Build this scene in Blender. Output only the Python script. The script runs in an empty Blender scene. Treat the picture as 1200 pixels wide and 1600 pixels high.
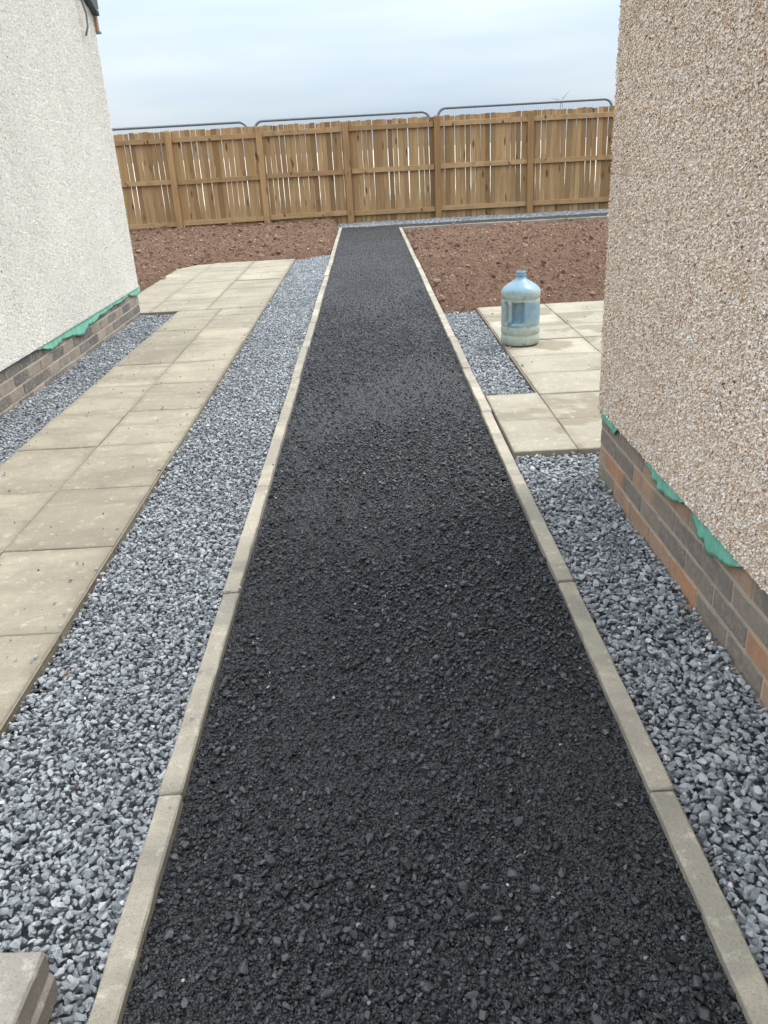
import bpy, bmesh, math, random
import numpy as np
from mathutils import Matrix, Vector

rng = np.random.default_rng(7)
random.seed(7)
S = bpy.context.scene
COL = S.collection
R = math.radians

# ------------------------------------------------------------------ camera
CAM_H = 1.31
RW = np.array([[0.998406733, -0.056421723, -0.000764291],
               [-0.022035287, -0.402321698, 0.915233138],
               [-0.051946521, -0.913758087, -0.402923961]])
cam = bpy.data.cameras.new('camera')
cam.sensor_fit = 'VERTICAL'
cam.sensor_height = 36.0
cam.lens = 1287.58 / 1600 * 36.0
cam.clip_start = 0.02
cam.clip_end = 9000
co = bpy.data.objects.new('camera', cam)
COL.objects.link(co)
M3 = Matrix((RW @ np.diag([1, -1, -1])).tolist())
co.matrix_world = Matrix.Translation((0, 0, CAM_H)) @ M3.to_4x4()
S.camera = co

# ------------------------------------------------------------------ sky and sun
SUN_EL, SUN_AZ = R(60), R(68)         # azimuth clockwise from +Y (the way the path runs)
W = bpy.data.worlds.new('World')
S.world = W
W.use_nodes = True
wn, wl = W.node_tree.nodes, W.node_tree.links
wn.clear()
def wnode(t, **k):
    n = wn.new(t)
    for a, b in k.items(): setattr(n, a, b)
    return n
out = wnode('ShaderNodeOutputWorld')
bg = wnode('ShaderNodeBackground')
bg.inputs['Strength'].default_value = 0.1
sky = wnode('ShaderNodeTexSky', sky_type='NISHITA', sun_disc=False, sun_elevation=SUN_EL,
            sun_rotation=SUN_AZ, air_density=1.0, dust_density=2.0, ozone_density=1.5)
tc = wnode('ShaderNodeTexCoord')
sep = wnode('ShaderNodeSeparateXYZ')
wl.new(tc.outputs['Generated'], sep.inputs[0])
# overcast veil: brightens towards the zenith as a clouded sky does
mz = wnode('ShaderNodeMath', operation='MAXIMUM'); mz.inputs[1].default_value = 0.0
wl.new(sep.outputs['Z'], mz.inputs[0])
gr = wnode('ShaderNodeMath', operation='MULTIPLY_ADD')
gr.inputs[1].default_value = 3.0; gr.inputs[2].default_value = 1.0
wl.new(mz.outputs[0], gr.inputs[0])
mp = wnode('ShaderNodeMapping'); mp.inputs['Scale'].default_value = (1.5, 1.5, 11.0)
mp.inputs['Rotation'].default_value = (0.0, R(9), 0.0)
wl.new(tc.outputs['Generated'], mp.inputs[0])
nz = wnode('ShaderNodeTexNoise'); nz.inputs['Scale'].default_value = 1.35
nz.inputs['Detail'].default_value = 4.0; nz.inputs['Roughness'].default_value = 0.45
wl.new(mp.outputs[0], nz.inputs['Vector'])
cr = wnode('ShaderNodeValToRGB')
cr.color_ramp.elements[0].position = 0.36; cr.color_ramp.elements[0].color = (2.95, 3.65, 4.5, 1)
cr.color_ramp.elements[1].position = 0.64; cr.color_ramp.elements[1].color = (4.05, 4.5, 4.85, 1)
wl.new(nz.outputs['Fac'], cr.inputs[0])
mul = wnode('ShaderNodeVectorMath', operation='SCALE')
hz = wnode('ShaderNodeMapRange'); hz.inputs['From Min'].default_value = 0.12; hz.inputs['From Max'].default_value = 0.6
wl.new(sep.outputs['Z'], hz.inputs['Value'])
wh = wnode('ShaderNodeMix', data_type='RGBA')      # the cloud veil is whiter overhead than near the horizon
wl.new(hz.outputs[0], wh.inputs['Factor']); wl.new(cr.outputs[0], wh.inputs['A']); wh.inputs['B'].default_value = (4.3, 4.55, 4.75, 1)
wl.new(wh.outputs['Result'], mul.inputs[0]); wl.new(gr.outputs[0], mul.inputs['Scale'])
mix = wnode('ShaderNodeMix', data_type='RGBA'); mix.inputs['Factor'].default_value = 0.88
wl.new(sky.outputs[0], mix.inputs['A']); wl.new(mul.outputs[0], mix.inputs['B'])
wl.new(mix.outputs['Result'], bg.inputs['Color'])
wl.new(bg.outputs[0], out.inputs[0])

sl = bpy.data.lights.new('sun', 'SUN')
sl.energy = 1.5
sl.angle = R(24)
sl.color = (1.0, 0.965, 0.915)
so = bpy.data.objects.new('sun', sl)
COL.objects.link(so)
sd = Vector((math.sin(SUN_AZ) * math.cos(SUN_EL), math.cos(SUN_AZ) * math.cos(SUN_EL), math.sin(SUN_EL)))
so.rotation_euler = sd.to_track_quat('Z', 'Y').to_euler()
so.location = (6, 4, 9)

S.view_settings.view_transform = 'Standard'
S.view_settings.look = 'None'
S.view_settings.gamma = 1.0
S.view_settings.exposure = 0.8
S.view_settings.use_curve_mapping = False
S.render.engine = 'CYCLES'

# ------------------------------------------------------------------ material helper
class Mat:
    def __init__(s, name, rough=0.8, spec=0.35):
        m = bpy.data.materials.new(name); m.use_nodes = True
        s.m = m; s.n = m.node_tree.nodes; s.l = m.node_tree.links
        s.b = s.n['Principled BSDF']
        s.b.inputs['Roughness'].default_value = rough
        s.b.inputs['Specular IOR Level'].default_value = spec
        s.h = None
    def put(s, sock, v):
        if hasattr(v, 'is_output') or isinstance(v, bpy.types.NodeSocket): s.l.new(v, sock)
        else: sock.default_value = v
    def coord(s, kind='Object', scale=(1, 1, 1), rnd=False):
        t = s.n.new('ShaderNodeTexCoord'); v = t.outputs[kind]
        if rnd:
            oi = s.n.new('ShaderNodeObjectInfo')
            k = s.n.new('ShaderNodeVectorMath'); k.operation = 'MULTIPLY_ADD'
            s.l.new(oi.outputs['Random'], k.inputs[0]); k.inputs[1].default_value = (37, 53, 71)
            s.l.new(v, k.inputs[2]); v = k.outputs[0]
        if scale != (1, 1, 1):
            mp = s.n.new('ShaderNodeMapping'); mp.inputs['Scale'].default_value = scale
            s.l.new(v, mp.inputs[0]); v = mp.outputs[0]
        return v
    def world(s, scale=(1, 1, 1)):
        g = s.n.new('ShaderNodeNewGeometry'); v = g.outputs['Position']
        if scale != (1, 1, 1):
            mp = s.n.new('ShaderNodeMapping'); mp.inputs['Scale'].default_value = scale
            s.l.new(v, mp.inputs[0]); v = mp.outputs[0]
        return v
    def rnd(s):
        return s.n.new('ShaderNodeObjectInfo').outputs['Random']
    def attr(s, name, kind='GEOMETRY'):
        a = s.n.new('ShaderNodeAttribute'); a.attribute_name = name; a.attribute_type = kind
        return a.outputs['Fac']
    def noise(s, vec, scale, detail=4, rough=0.55, dist=0.0):
        n = s.n.new('ShaderNodeTexNoise'); s.l.new(vec, n.inputs['Vector'])
        n.inputs['Scale'].default_value = scale; n.inputs['Detail'].default_value = detail
        n.inputs['Roughness'].default_value = rough; n.inputs['Distortion'].default_value = dist
        return n.outputs['Fac']
    def vor(s, vec, scale, feature='F1', out='Distance'):
        n = s.n.new('ShaderNodeTexVoronoi'); n.feature = feature
        s.l.new(vec, n.inputs['Vector']); n.inputs['Scale'].default_value = scale
        return n.outputs[out]
    def ramp(s, fac, stops, interp='LINEAR'):
        r = s.n.new('ShaderNodeValToRGB'); s.l.new(fac, r.inputs[0])
        e = r.color_ramp.elements; r.color_ramp.interpolation = interp
        for i, (p, c) in enumerate(stops):
            if isinstance(c, (int, float)): c = (c, c, c)
            x = e[i] if i < 2 else e.new(p)
            x.position = p; x.color = (*c, 1)
        return r.outputs[0]
    def math(s, op, a, b=0.0, c=0.0):
        n = s.n.new('ShaderNodeMath'); n.operation = op
        for i, v in enumerate((a, b, c)): s.put(n.inputs[i], v)
        return n.outputs[0]
    def mix(s, f, a, b, mode='MIX'):
        n = s.n.new('ShaderNodeMix'); n.data_type = 'RGBA'; n.blend_type = mode
        s.put(n.inputs['Factor'], f)
        for k, v in (('A', a), ('B', b)):
            if isinstance(v, tuple): v = (*v, 1)
            s.put(n.inputs[k], v)
        return n.outputs['Result']
    def color(s, c):
        if isinstance(c, tuple): c = (*c, 1)
        s.put(s.b.inputs['Base Color'], c); return s
    def bump(s, h, dist, strength=1.0):
        n = s.n.new('ShaderNodeBump'); n.inputs['Distance'].default_value = dist
        n.inputs['Strength'].default_value = strength
        s.l.new(h, n.inputs['Height'])
        if s.h is not None: s.l.new(s.h, n.inputs['Normal'])
        s.h = n.outputs[0]; s.l.new(s.h, s.b.inputs['Normal']); return s
    def rough(s, v):
        s.put(s.b.inputs['Roughness'], v); return s

def simple(name, c, rough=0.7, spec=0.35, metal=0.0, var=0.15, sc=20):
    m = Mat(name, rough, spec)
    f = m.noise(m.coord(), sc, 4)
    m.color(m.mix(f, tuple(x * (1 - var) for x in c), tuple(min(1, x * (1 + var)) for x in c)))
    m.b.inputs['Metallic'].default_value = metal
    return m.m

# gravel, blue grey crushed stone
def stone_mat(name, stops, vein=0.35, rough=0.78, veincol=(0.62, 0.63, 0.65), dustcol=None):
    m = Mat(name, rough, 0.4)
    c = m.ramp(m.attr('tint', 'INSTANCER'), stops)
    v = m.coord('Object', rnd=True)
    n = m.noise(v, 2.2, 5, 0.65, 0.6)
    c = m.mix(m.ramp(n, [(0.52, 0.0), (0.75, vein)]), c, veincol)
    n2 = m.noise(v, 9, 3, 0.6)
    c = m.mix(m.ramp(n2, [(0.3, 0.3), (0.6, 0.0)]), c, (0.03, 0.032, 0.036))
    m.color(c)
    m.bump(n2, 0.0012, 0.5)
    return m.m
M_GRAVEL = stone_mat('gravel_stone', [(0.0, (0.11, 0.115, 0.125)), (0.12, (0.18, 0.195, 0.213)), (0.5, (0.325, 0.348, 0.372)),
                                     (0.82, (0.455, 0.475, 0.495)), (0.95, (0.64, 0.635, 0.62)), (0.985, (0.72, 0.70, 0.66)),
                                     (0.992, (0.34, 0.2, 0.14)), (1.0, (0.3, 0.19, 0.12))])
M_TAR = stone_mat('tarmac_stone', [(0.0, (0.008, 0.0085, 0.010)), (0.3, (0.017, 0.018, 0.021)), (0.6, (0.033, 0.035, 0.039)), (0.9, (0.062, 0.066, 0.074)),
                                  (0.985, (0.10, 0.105, 0.115)), (0.9985, (0.15, 0.155, 0.165)), (0.9993, (0.35, 0.35, 0.35)), (1.0, (0.5, 0.5, 0.48))],
                  vein=0.10, rough=0.42, veincol=(0.12, 0.127, 0.145))
M_CLOD = stone_mat('soil_clod', [(0.0, (0.11, 0.064, 0.043)), (0.3, (0.165, 0.098, 0.066)), (0.6, (0.235, 0.146, 0.099)), (0.85, (0.32, 0.205, 0.142)),
                                (0.95, (0.40, 0.285, 0.215)), (1.0, (0.55, 0.45, 0.37))],
                   vein=0.15, rough=0.95, veincol=(0.25, 0.16, 0.12))

m = Mat('gravel_bed', 0.9); v = m.world()
m.color(m.mix(m.noise(v, 60, 4), (0.06, 0.063, 0.07), (0.13, 0.137, 0.15))); m.bump(m.vor(v, 55), 0.01); M_BED = m.m

m = Mat('tarmac_base', 0.5, 0.5); v = m.world()
c = m.mix(m.noise(v, 1.6, 5, 0.6), (0.013, 0.0138, 0.0155), (0.034, 0.036, 0.040))
c = m.mix(m.ramp(m.noise(v, 140, 4, 0.7), [(0.4, 0.0), (0.65, 0.8)]), c, (0.055, 0.058, 0.064))
m.color(c); m.bump(m.vor(v, 120), 0.010).bump(m.vor(v, 70), 0.012); M_TARBASE = m.m

m = Mat('soil', 0.95, 0.2); v = m.world()
c = m.mix(m.noise(v, 2.4, 6, 0.65), (0.155, 0.088, 0.058), (0.275, 0.17, 0.115))
c = m.mix(m.ramp(m.noise(v, 38, 5, 0.7), [(0.52, 0.0), (0.72, 0.55)]), c, (0.36, 0.25, 0.185))
c = m.mix(m.ramp(m.noise(v, 16, 5, 0.7), [(0.26, 0.7), (0.44, 0.0)]), c, (0.075, 0.043, 0.031))
m.color(c); m.bump(m.noise(v, 50, 6, 0.75), 0.05).bump(m.vor(v, 30), 0.02); M_SOIL = m.m

m = Mat('far_ground', 0.95, 0.2); v = m.world()
sy = m.n.new('ShaderNodeSeparateXYZ'); m.l.new(v, sy.inputs[0])
fy = m.ramp(m.math('MULTIPLY', m.math('ADD', sy.outputs['Y'], m.math('MULTIPLY', m.noise(v, 0.5, 4), 8.0)), 0.01), [(0.30, 0.0), (0.36, 1.0)])
m.color(m.mix(fy, m.mix(m.noise(v, 3.0, 5), (0.09, 0.065, 0.045), (0.17, 0.13, 0.09)), m.mix(m.noise(v, 0.4, 6, 0.6), (0.46, 0.44, 0.39), (0.66, 0.63, 0.57)))); m.bump(m.noise(v, 8, 5), 0.05); M_GROUND = m.m

def slab_mat(name, a, b, stain, stain_amt, wet=None, grime=0.42):
    m = Mat(name, 0.82, 0.3); v = m.coord('Object', rnd=True)
    c = m.mix(m.noise(v, 3.0, 6, 0.62), a, b)
    c = m.mix(m.math('MULTIPLY', m.rnd(), 0.5), c, tuple(x * y for x, y in zip(a, (0.66, 0.68, 0.72))))
    c = m.mix(m.ramp(m.noise(m.world((1, 0.8, 1)), 1.3, 6, 0.68), [(0.45, 0.0), (0.68, 0.6)]), c, tuple(x * 0.85 for x in stain))
    c = m.mix(m.ramp(m.noise(m.coord('Object', (1.0, 3.2, 1), True), 1.7, 5, 0.65, 0.5), [(0.46, 0.0), (0.7, stain_amt)]), c, stain)
    if wet:
        c = m.mix(m.ramp(m.noise(v, 2.1, 3, 0.5), [(0.54, 0.0), (0.575, 0.8)]), c, wet)
    g = m.coord('Generated'); sg = m.n.new('ShaderNodeSeparateXYZ'); m.l.new(g, sg.inputs[0])
    ex = m.math('SUBTRACT', 0.5, m.math('ABSOLUTE', m.math('SUBTRACT', sg.outputs['X'], 0.5)))
    ey = m.math('SUBTRACT', 0.5, m.math('ABSOLUTE', m.math('SUBTRACT', sg.outputs['Y'], 0.5)))
    ed = m.math('ADD', m.math('MINIMUM', ex, ey), m.math('MULTIPLY', m.math('SUBTRACT', m.noise(v, 6, 5, 0.65), 0.5), 0.22))
    c = m.mix(m.ramp(ed, [(0.0, grime), (0.09, 0.0)]), c, tuple(x * 0.9 for x in stain))
    c = m.mix(m.ramp(m.noise(v, 26, 5, 0.7), [(0.56, 0.0), (0.78, 0.55)]), c, tuple(min(0.8, x * 1.5) for x in b))
    c = m.mix(m.ramp(m.noise(v, 11, 4, 0.7), [(0.66, 0.0), (0.74, 0.45)]), c, (0.16, 0.13, 0.09))
    c = m.mix(m.ramp(m.noise(v, 240, 2), [(0.3, 0.4), (0.5, 0.0)]), c, (0.12, 0.105, 0.08))
    m.color(c); m.bump(m.noise(v, 180, 4, 0.7), 0.0015).bump(m.noise(v, 14, 4), 0.004)
    return m.m
M_SLAB = slab_mat('paving_slab', (0.325, 0.29, 0.22), (0.45, 0.405, 0.315), (0.21, 0.182, 0.138), 0.8)
M_SLAB_P = slab_mat('patio_slab', (0.37, 0.335, 0.265), (0.48, 0.44, 0.355), (0.25, 0.22, 0.165), 0.55, (0.23, 0.195, 0.14))
M_KERB = slab_mat('edging_concrete', (0.37, 0.33, 0.262), (0.52, 0.47, 0.38), (0.22, 0.2, 0.17), 0.85, (0.28, 0.258, 0.215), 0.3)
M_BLOCK = slab_mat('spare_concrete', (0.30, 0.275, 0.235), (0.46, 0.43, 0.38), (0.2, 0.17, 0.14), 0.4, None, 0.25)

def wood_mat(name, a, b, dark, sc=(11, 11, 0.7)):
    m = Mat(name, 0.8, 0.25); v = m.coord('Object', sc, True)
    n = m.noise(v, 2.4, 6, 0.6, 0.8)
    c = m.mix(m.ramp(n, [(0.3, 0.0), (0.7, 1.0)]), a, b)
    c = m.mix(m.math('MULTIPLY', m.math('POWER', m.rnd(), 1.6), 0.8), c, dark)
    v2 = m.coord('Object', (1, 1, 0.55), True)
    k = m.vor(v2, 6.5)
    c = m.mix(m.ramp(k, [(0.09, 0.9), (0.2, 0.0)]), c, (0.085, 0.045, 0.021))
    c = m.mix(m.ramp(m.noise(m.coord('Object', (1, 1, 0.4), True), 7, 4), [(0.5, 0.0), (0.75, 0.55)]), c, (0.17, 0.125, 0.065))
    m.color(c); m.bump(n, 0.003); return m.m
M_PICKET = wood_mat('picket_timber', (0.36, 0.225, 0.107), (0.51, 0.345, 0.175), (0.18, 0.102, 0.048))
M_POST = wood_mat('post_timber', (0.38, 0.23, 0.108), (0.49, 0.315, 0.158), (0.28, 0.162, 0.072))
M_RAIL = wood_mat('rail_timber', (0.39, 0.25, 0.125), (0.51, 0.345, 0.185), (0.31, 0.19, 0.095), (0.7, 11, 11))

def brick_mat(name, stops):
    m = Mat(name, 0.85, 0.25); v = m.coord('Object', rnd=True)
    c = m.ramp(m.rnd(), stops, 'CONSTANT')
    c = m.mix(m.ramp(m.noise(v, 9, 5, 0.65), [(0.38, 0.0), (0.75, 0.55)]), c, (0.15, 0.13, 0.115))
    c = m.mix(m.ramp(m.noise(v, 45, 4, 0.7), [(0.48, 0.0), (0.7, 0.6)]), c, (0.42, 0.36, 0.30))
    m.color(c); m.bump(m.noise(v, 90, 5, 0.75), 0.006); return m.m
M_BRICK_R = brick_mat('brown_brick', [(0, (0.29, 0.24, 0.20)), (0.2, (0.52, 0.275, 0.155)), (0.42, (0.25, 0.215, 0.19)),
                                      (0.6, (0.46, 0.30, 0.205)), (0.8, (0.32, 0.265, 0.22))])
M_BRICK_L = brick_mat('grey_brick', [(0, (0.17, 0.155, 0.14)), (0.25, (0.31, 0.26, 0.215)), (0.5, (0.13, 0.125, 0.125)),
                                     (0.68, (0.36, 0.30, 0.25)), (0.85, (0.2, 0.185, 0.17))])
M_MORTAR_R = simple('mortar', (0.46, 0.40, 0.32), 0.95, 0.1, 0, 0.25, 60)
M_MORTAR_L = simple('pale_mortar', (0.44, 0.39, 0.31), 0.95, 0.1, 0, 0.2, 60)

def chip_mat(name, stops, low, high):
    m = Mat(name, 0.72, 0.3)
    t = m.math('FRACT', m.math('ADD', m.attr('tint'), m.rnd()))
    c = m.ramp(t, stops)
    big = m.ramp(m.noise(m.world((1, 1, 0.55)), 1.5, 6, 0.62), [(0.3, 0.0), (0.62, 1.0)])
    c = m.mix(1.0, c, m.mix(big, low, high), 'MULTIPLY')
    m.color(c); m.bump(m.noise(m.world(), 400, 3), 0.001); return m.m
M_CHIP_R = chip_mat('warm_pebble_dash', [(0, (0.46, 0.30, 0.18)), (0.06, (0.62, 0.42, 0.25)), (0.12, (0.76, 0.61, 0.475)),
                                         (0.38, (0.84, 0.71, 0.585)), (0.72, (0.87, 0.78, 0.68)), (0.9, (0.89, 0.85, 0.79)),
                                         (0.978, (0.90, 0.885, 0.87)), (0.985, (0.40, 0.28, 0.19)), (1.0, (0.15, 0.11, 0.09))],
                    (0.87, 0.85, 0.83), (1.0, 1.0, 1.0))
M_CHIP_L = chip_mat('pale_pebble_dash', [(0, (0.70, 0.67, 0.62)), (0.12, (0.81, 0.785, 0.73)), (0.5, (0.855, 0.838, 0.79)),
                                         (0.85, (0.885, 0.875, 0.845)), (0.975, (0.90, 0.895, 0.88)), (0.985, (0.36, 0.33, 0.29)),
                                         (1.0, (0.28, 0.25, 0.21))], (0.9, 0.895, 0.88), (1.0, 0.995, 0.98))
M_REND_R = simple('render_warm', (0.74, 0.65, 0.55), 0.95, 0.1, 0, 0.2, 90)
M_REND_L = simple('render_pale', (0.78, 0.765, 0.725), 0.95, 0.1, 0, 0.12, 90)
M_MEMB = simple('green_membrane', (0.17, 0.43, 0.325), 0.65, 0.3, 0, 0.35, 40)
M_DARK = simple('anthracite_plastic', (0.045, 0.052, 0.058), 0.45, 0.5, 0, 0.1, 8)
M_ROOF = simple('roof_tile', (0.07, 0.07, 0.075), 0.8, 0.3, 0, 0.25, 6)
M_CABLE = simple('grey_cable', (0.16, 0.16, 0.16), 0.5)
M_RAW = simple('raw_timber', (0.34, 0.2, 0.115), 0.8, 0.2, 0, 0.2, 25)
M_GALV = simple('galvanised_steel', (0.20, 0.22, 0.24), 0.5, 0.5, 0.4, 0.15, 12)
M_FOOT = simple('rubber_foot', (0.06, 0.06, 0.06), 0.9)
M_TURB = simple('turbine_paint', (0.22, 0.24, 0.27), 0.5)

# ------------------------------------------------------------------ object helpers
def link(o, parent=None):
    COL.objects.link(o)
    if parent is not None: o.parent = parent
    return o
def tag(o, label=None, cat=None, group=None, kind=None):
    for k, v in (('label', label), ('category', cat), ('group', group), ('kind', kind)):
        if v: o[k] = v
    return o
def empty(name, loc=(0, 0, 0)):
    o = bpy.data.objects.new(name, None); o.location = loc; o.empty_display_size = 0.2
    return link(o)
def pydata(name, v, f, mat, smooth=False):
    me = bpy.data.meshes.new(name)
    me.from_pydata([tuple(map(float, p)) for p in v], [], [tuple(map(int, q)) for q in f]); me.update()
    me.materials.append(mat)
    if smooth: me.polygons.foreach_set('use_smooth', [True] * len(me.polygons))
    return me
def bmmesh(name, bm, mat, smooth=False):
    me = bpy.data.meshes.new(name)
    bmesh.ops.recalc_face_normals(bm, faces=bm.faces)
    bm.to_mesh(me); bm.free(); me.materials.append(mat)
    if smooth: me.polygons.foreach_set('use_smooth', [True] * len(me.polygons))
    return me
def obj(name, me, parent=None, loc=(0, 0, 0), rot=(0, 0, 0)):
    o = bpy.data.objects.new(name, me); o.location = loc; o.rotation_euler = rot
    return link(o, parent)
def box_mesh(name, d, mat, bev=0.0, cuts=(0, 0, 0), jit=0.0, base=True, seed=0):
    """box of size d, standing on z=0 if base, chamfered and slightly uneven"""
    bm = bmesh.new()
    bmesh.ops.create_cube(bm, size=1.0)
    for v in bm.verts:
        v.co = Vector((v.co.x * d[0], v.co.y * d[1], (v.co.z + (0.5 if base else 0)) * d[2]))
    if bev: bmesh.ops.bevel(bm, geom=list(bm.edges), offset=bev, segments=1, affect='EDGES', profile=0.5)
    for ax in range(3):
        n = cuts[ax]
        for i in range(n):
            p = Vector((0, 0, 0)); p[ax] = d[ax] * ((i + 1) / (n + 1) - 0.5) + (d[ax] / 2 if ax == 2 and base else 0)
            q = Vector((0, 0, 0)); q[ax] = 1
            bmesh.ops.bisect_plane(bm, geom=list(bm.verts) + list(bm.edges) + list(bm.faces), plane_co=p, plane_no=q)
    if jit:
        r = random.Random(seed)
        for v in bm.verts: v.co += Vector((r.uniform(-jit, jit), r.uniform(-jit, jit), r.uniform(-jit, jit)))
    return bmmesh(name, bm, mat)
def tube_bm(bm, pts, rad, seg=8, closed=False):
    pts = [Vector(p) for p in pts]; rings = []; n = len(pts)
    up = None
    for i, p in enumerate(pts):
        a = pts[i - 1] if (i or closed) else p; b = pts[(i + 1) % n] if (i < n - 1 or closed) else p
        t = (b - a).normalized()
        if up is None:
            up = Vector((0, 0, 1)) if abs(t.z) < 0.9 else Vector((1, 0, 0))
        u = (up - t * up.dot(t)).normalized(); w = t.cross(u); up = u
        r = rad[i] if isinstance(rad, (list, tuple)) else rad
        rings.append([bm.verts.new(p + (u * math.cos(2 * math.pi * k / seg) + w * math.sin(2 * math.pi * k / seg)) * r) for k in range(seg)])
    m = n if closed else n - 1
    for i in range(m):
        A, B = rings[i], rings[(i + 1) % n]
        for k in range(seg): bm.faces.new((A[k], A[(k + 1) % seg], B[(k + 1) % seg], B[k]))
    if not closed:
        bm.faces.new(rings[0][::-1]); bm.faces.new(rings[-1])

# value noise for terrain
def vnoise(x, y, seed=0):
    xi = np.floor(x).astype(np.int64); yi = np.floor(y).astype(np.int64)
    fx = x - xi; fy = y - yi; fx = fx * fx * (3 - 2 * fx); fy = fy * fy * (3 - 2 * fy)
    def hsh(a, b):
        n = (a * 374761393 + b * 668265263 + seed * 974634777) & 0xffffffff
        n = ((n ^ (n >> 13)) * 1274126177) & 0xffffffff
        n = n ^ (n >> 16)
        return (n & 0xffff) / 65535.0
    return (hsh(xi, yi) * (1 - fx) + hsh(xi + 1, yi) * fx) * (1 - fy) + (hsh(xi, yi + 1) * (1 - fx) + hsh(xi + 1, yi + 1) * fx) * fy
def fbm(x, y, o=4, seed=0, g=0.5):
    s = 0; a = 1; t = 0
    for i in range(o):
        s = s + a * (vnoise(x * 2 ** i, y * 2 ** i, seed + i) - 0.5); t += a; a *= g
    return s / t * 2

# ------------------------------------------------------------------ scatter of stones ("stuff")
def hull_mesh(name, mat, npts, dims, seed, bev=0.0):
    r = np.random.default_rng(seed)
    p = r.normal(size=(npts, 3)); p /= np.linalg.norm(p, axis=1)[:, None]
    p *= (0.5 * r.uniform(0.78, 1.0, (npts, 1))) * np.array(dims)
    bm = bmesh.new()
    for q in p: bm.verts.new(q)
    h = bmesh.ops.convex_hull(bm, input=bm.verts)
    for v in [v for v in bm.verts if not v.link_faces]: bm.verts.remove(v)
    if bev: bmesh.ops.bevel(bm, geom=list(bm.edges), offset=bev, segments=1, affect='EDGES', clamp_overlap=True)
    return bmmesh(name, bm, mat)
def proto_collection(name, meshes):
    c = bpy.data.collections.new(name)
    for i, me in enumerate(meshes):
        c.objects.link(bpy.data.objects.new('%s_%02d' % (name, i), me))
    return c
GN_CACHE = {}
def gn_group(coll):
    if coll.name in GN_CACHE: return GN_CACHE[coll.name]
    g = bpy.data.node_groups.new('scatter_' + coll.name, 'GeometryNodeTree')
    g.interface.new_socket('Geometry', in_out='INPUT', socket_type='NodeSocketGeometry')
    g.interface.new_socket('Geometry', in_out='OUTPUT', socket_type='NodeSocketGeometry')
    N, L = g.nodes, g.links
    gi = N.new('NodeGroupInput'); go = N.new('NodeGroupOutput')
    ip = N.new('GeometryNodeInstanceOnPoints'); ci = N.new('GeometryNodeCollectionInfo')
    ci.inputs['Collection'].default_value = coll
    ci.inputs['Separate Children'].default_value = True
    ci.inputs['Reset Children'].default_value = True
    def na(name, t):
        n = N.new('GeometryNodeInputNamedAttribute'); n.data_type = t; n.inputs['Name'].default_value = name
        return n.outputs['Attribute']
    er = N.new('FunctionNodeEulerToRotation')
    L.new(na('rot', 'FLOAT_VECTOR'), er.inputs[0])
    L.new(gi.outputs[0], ip.inputs['Points']); L.new(ci.outputs[0], ip.inputs['Instance'])
    ip.inputs['Pick Instance'].default_value = True
    L.new(na('idx', 'INT'), ip.inputs['Instance Index'])
    L.new(er.outputs[0], ip.inputs['Rotation']); L.new(na('scl', 'FLOAT_VECTOR'), ip.inputs['Scale'])
    L.new(ip.outputs[0], go.inputs[0])
    GN_CACHE[coll.name] = g
    return g
def scatter(name, coll, P, rot, scl, idx, tint, parent=None):
    n = len(P)
    me = bpy.data.meshes.new(name); me.vertices.add(n)
    me.vertices.foreach_set('co', np.asarray(P, np.float32).ravel())
    for nm, t, arr, key in (('rot', 'FLOAT_VECTOR', rot, 'vector'), ('scl', 'FLOAT_VECTOR', scl, 'vector'),
                            ('idx', 'INT', idx, 'value'), ('tint', 'FLOAT', tint, 'value')):
        a = me.attributes.new(nm, t, 'POINT')
        a.data.foreach_set(key, np.asarray(arr, np.int32 if t == 'INT' else np.float32).ravel())
    o = bpy.data.objects.new(name, me); link(o, parent)
    md = o.modifiers.new('scatter', 'NODES'); md.node_group = gn_group(coll)
    o['kind'] = 'stuff'
    return o
def jgrid(x0, x1, y0, y1, c, keep=1.0):
    nx = max(1, int((x1 - x0) / c)); ny = max(1, int((y1 - y0) / c))
    X, Y = np.meshgrid((np.arange(nx) + 0.5) / nx * (x1 - x0) + x0, (np.arange(ny) + 0.5) / ny * (y1 - y0) + y0)
    X = X.ravel() + rng.uniform(-0.6, 0.6, X.size) * c; Y = Y.ravel() + rng.uniform(-0.6, 0.6, Y.size) * c
    k = rng.random(X.size) < keep
    return X[k], Y[k]
def stone_args(n, size, nproto, tilt=0.4, tintpow=1.0):
    rot = np.stack([rng.normal(0, tilt, n), rng.normal(0, tilt, n), rng.uniform(0, 6.283, n)], 1)
    scl = size[:, None] * rng.uniform(0.85, 1.15, (n, 3))
    return rot, scl, rng.integers(0, nproto, n), rng.random(n) ** tintpow

def stone_set(name, mat, n, flat=0.55, seed=0):
    r = random.Random(seed); L = []
    for i in range(n):
        L.append(hull_mesh('%s_%d' % (name, i), mat, r.randint(11, 17), (1.0, r.uniform(0.58, 0.88), r.uniform(flat - 0.15, flat + 0.15)), seed * 100 + i, 0.055))
    return proto_collection(name, L)
C_GRAVEL = stone_set('gravel_stone', M_GRAVEL, 16, 0.52, 1)
C_TAR = stone_set('tarmac_stone', M_TAR, 12, 0.62, 2)
C_CLOD = stone_set('soil_clod', M_CLOD, 10, 0.7, 3)

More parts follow.
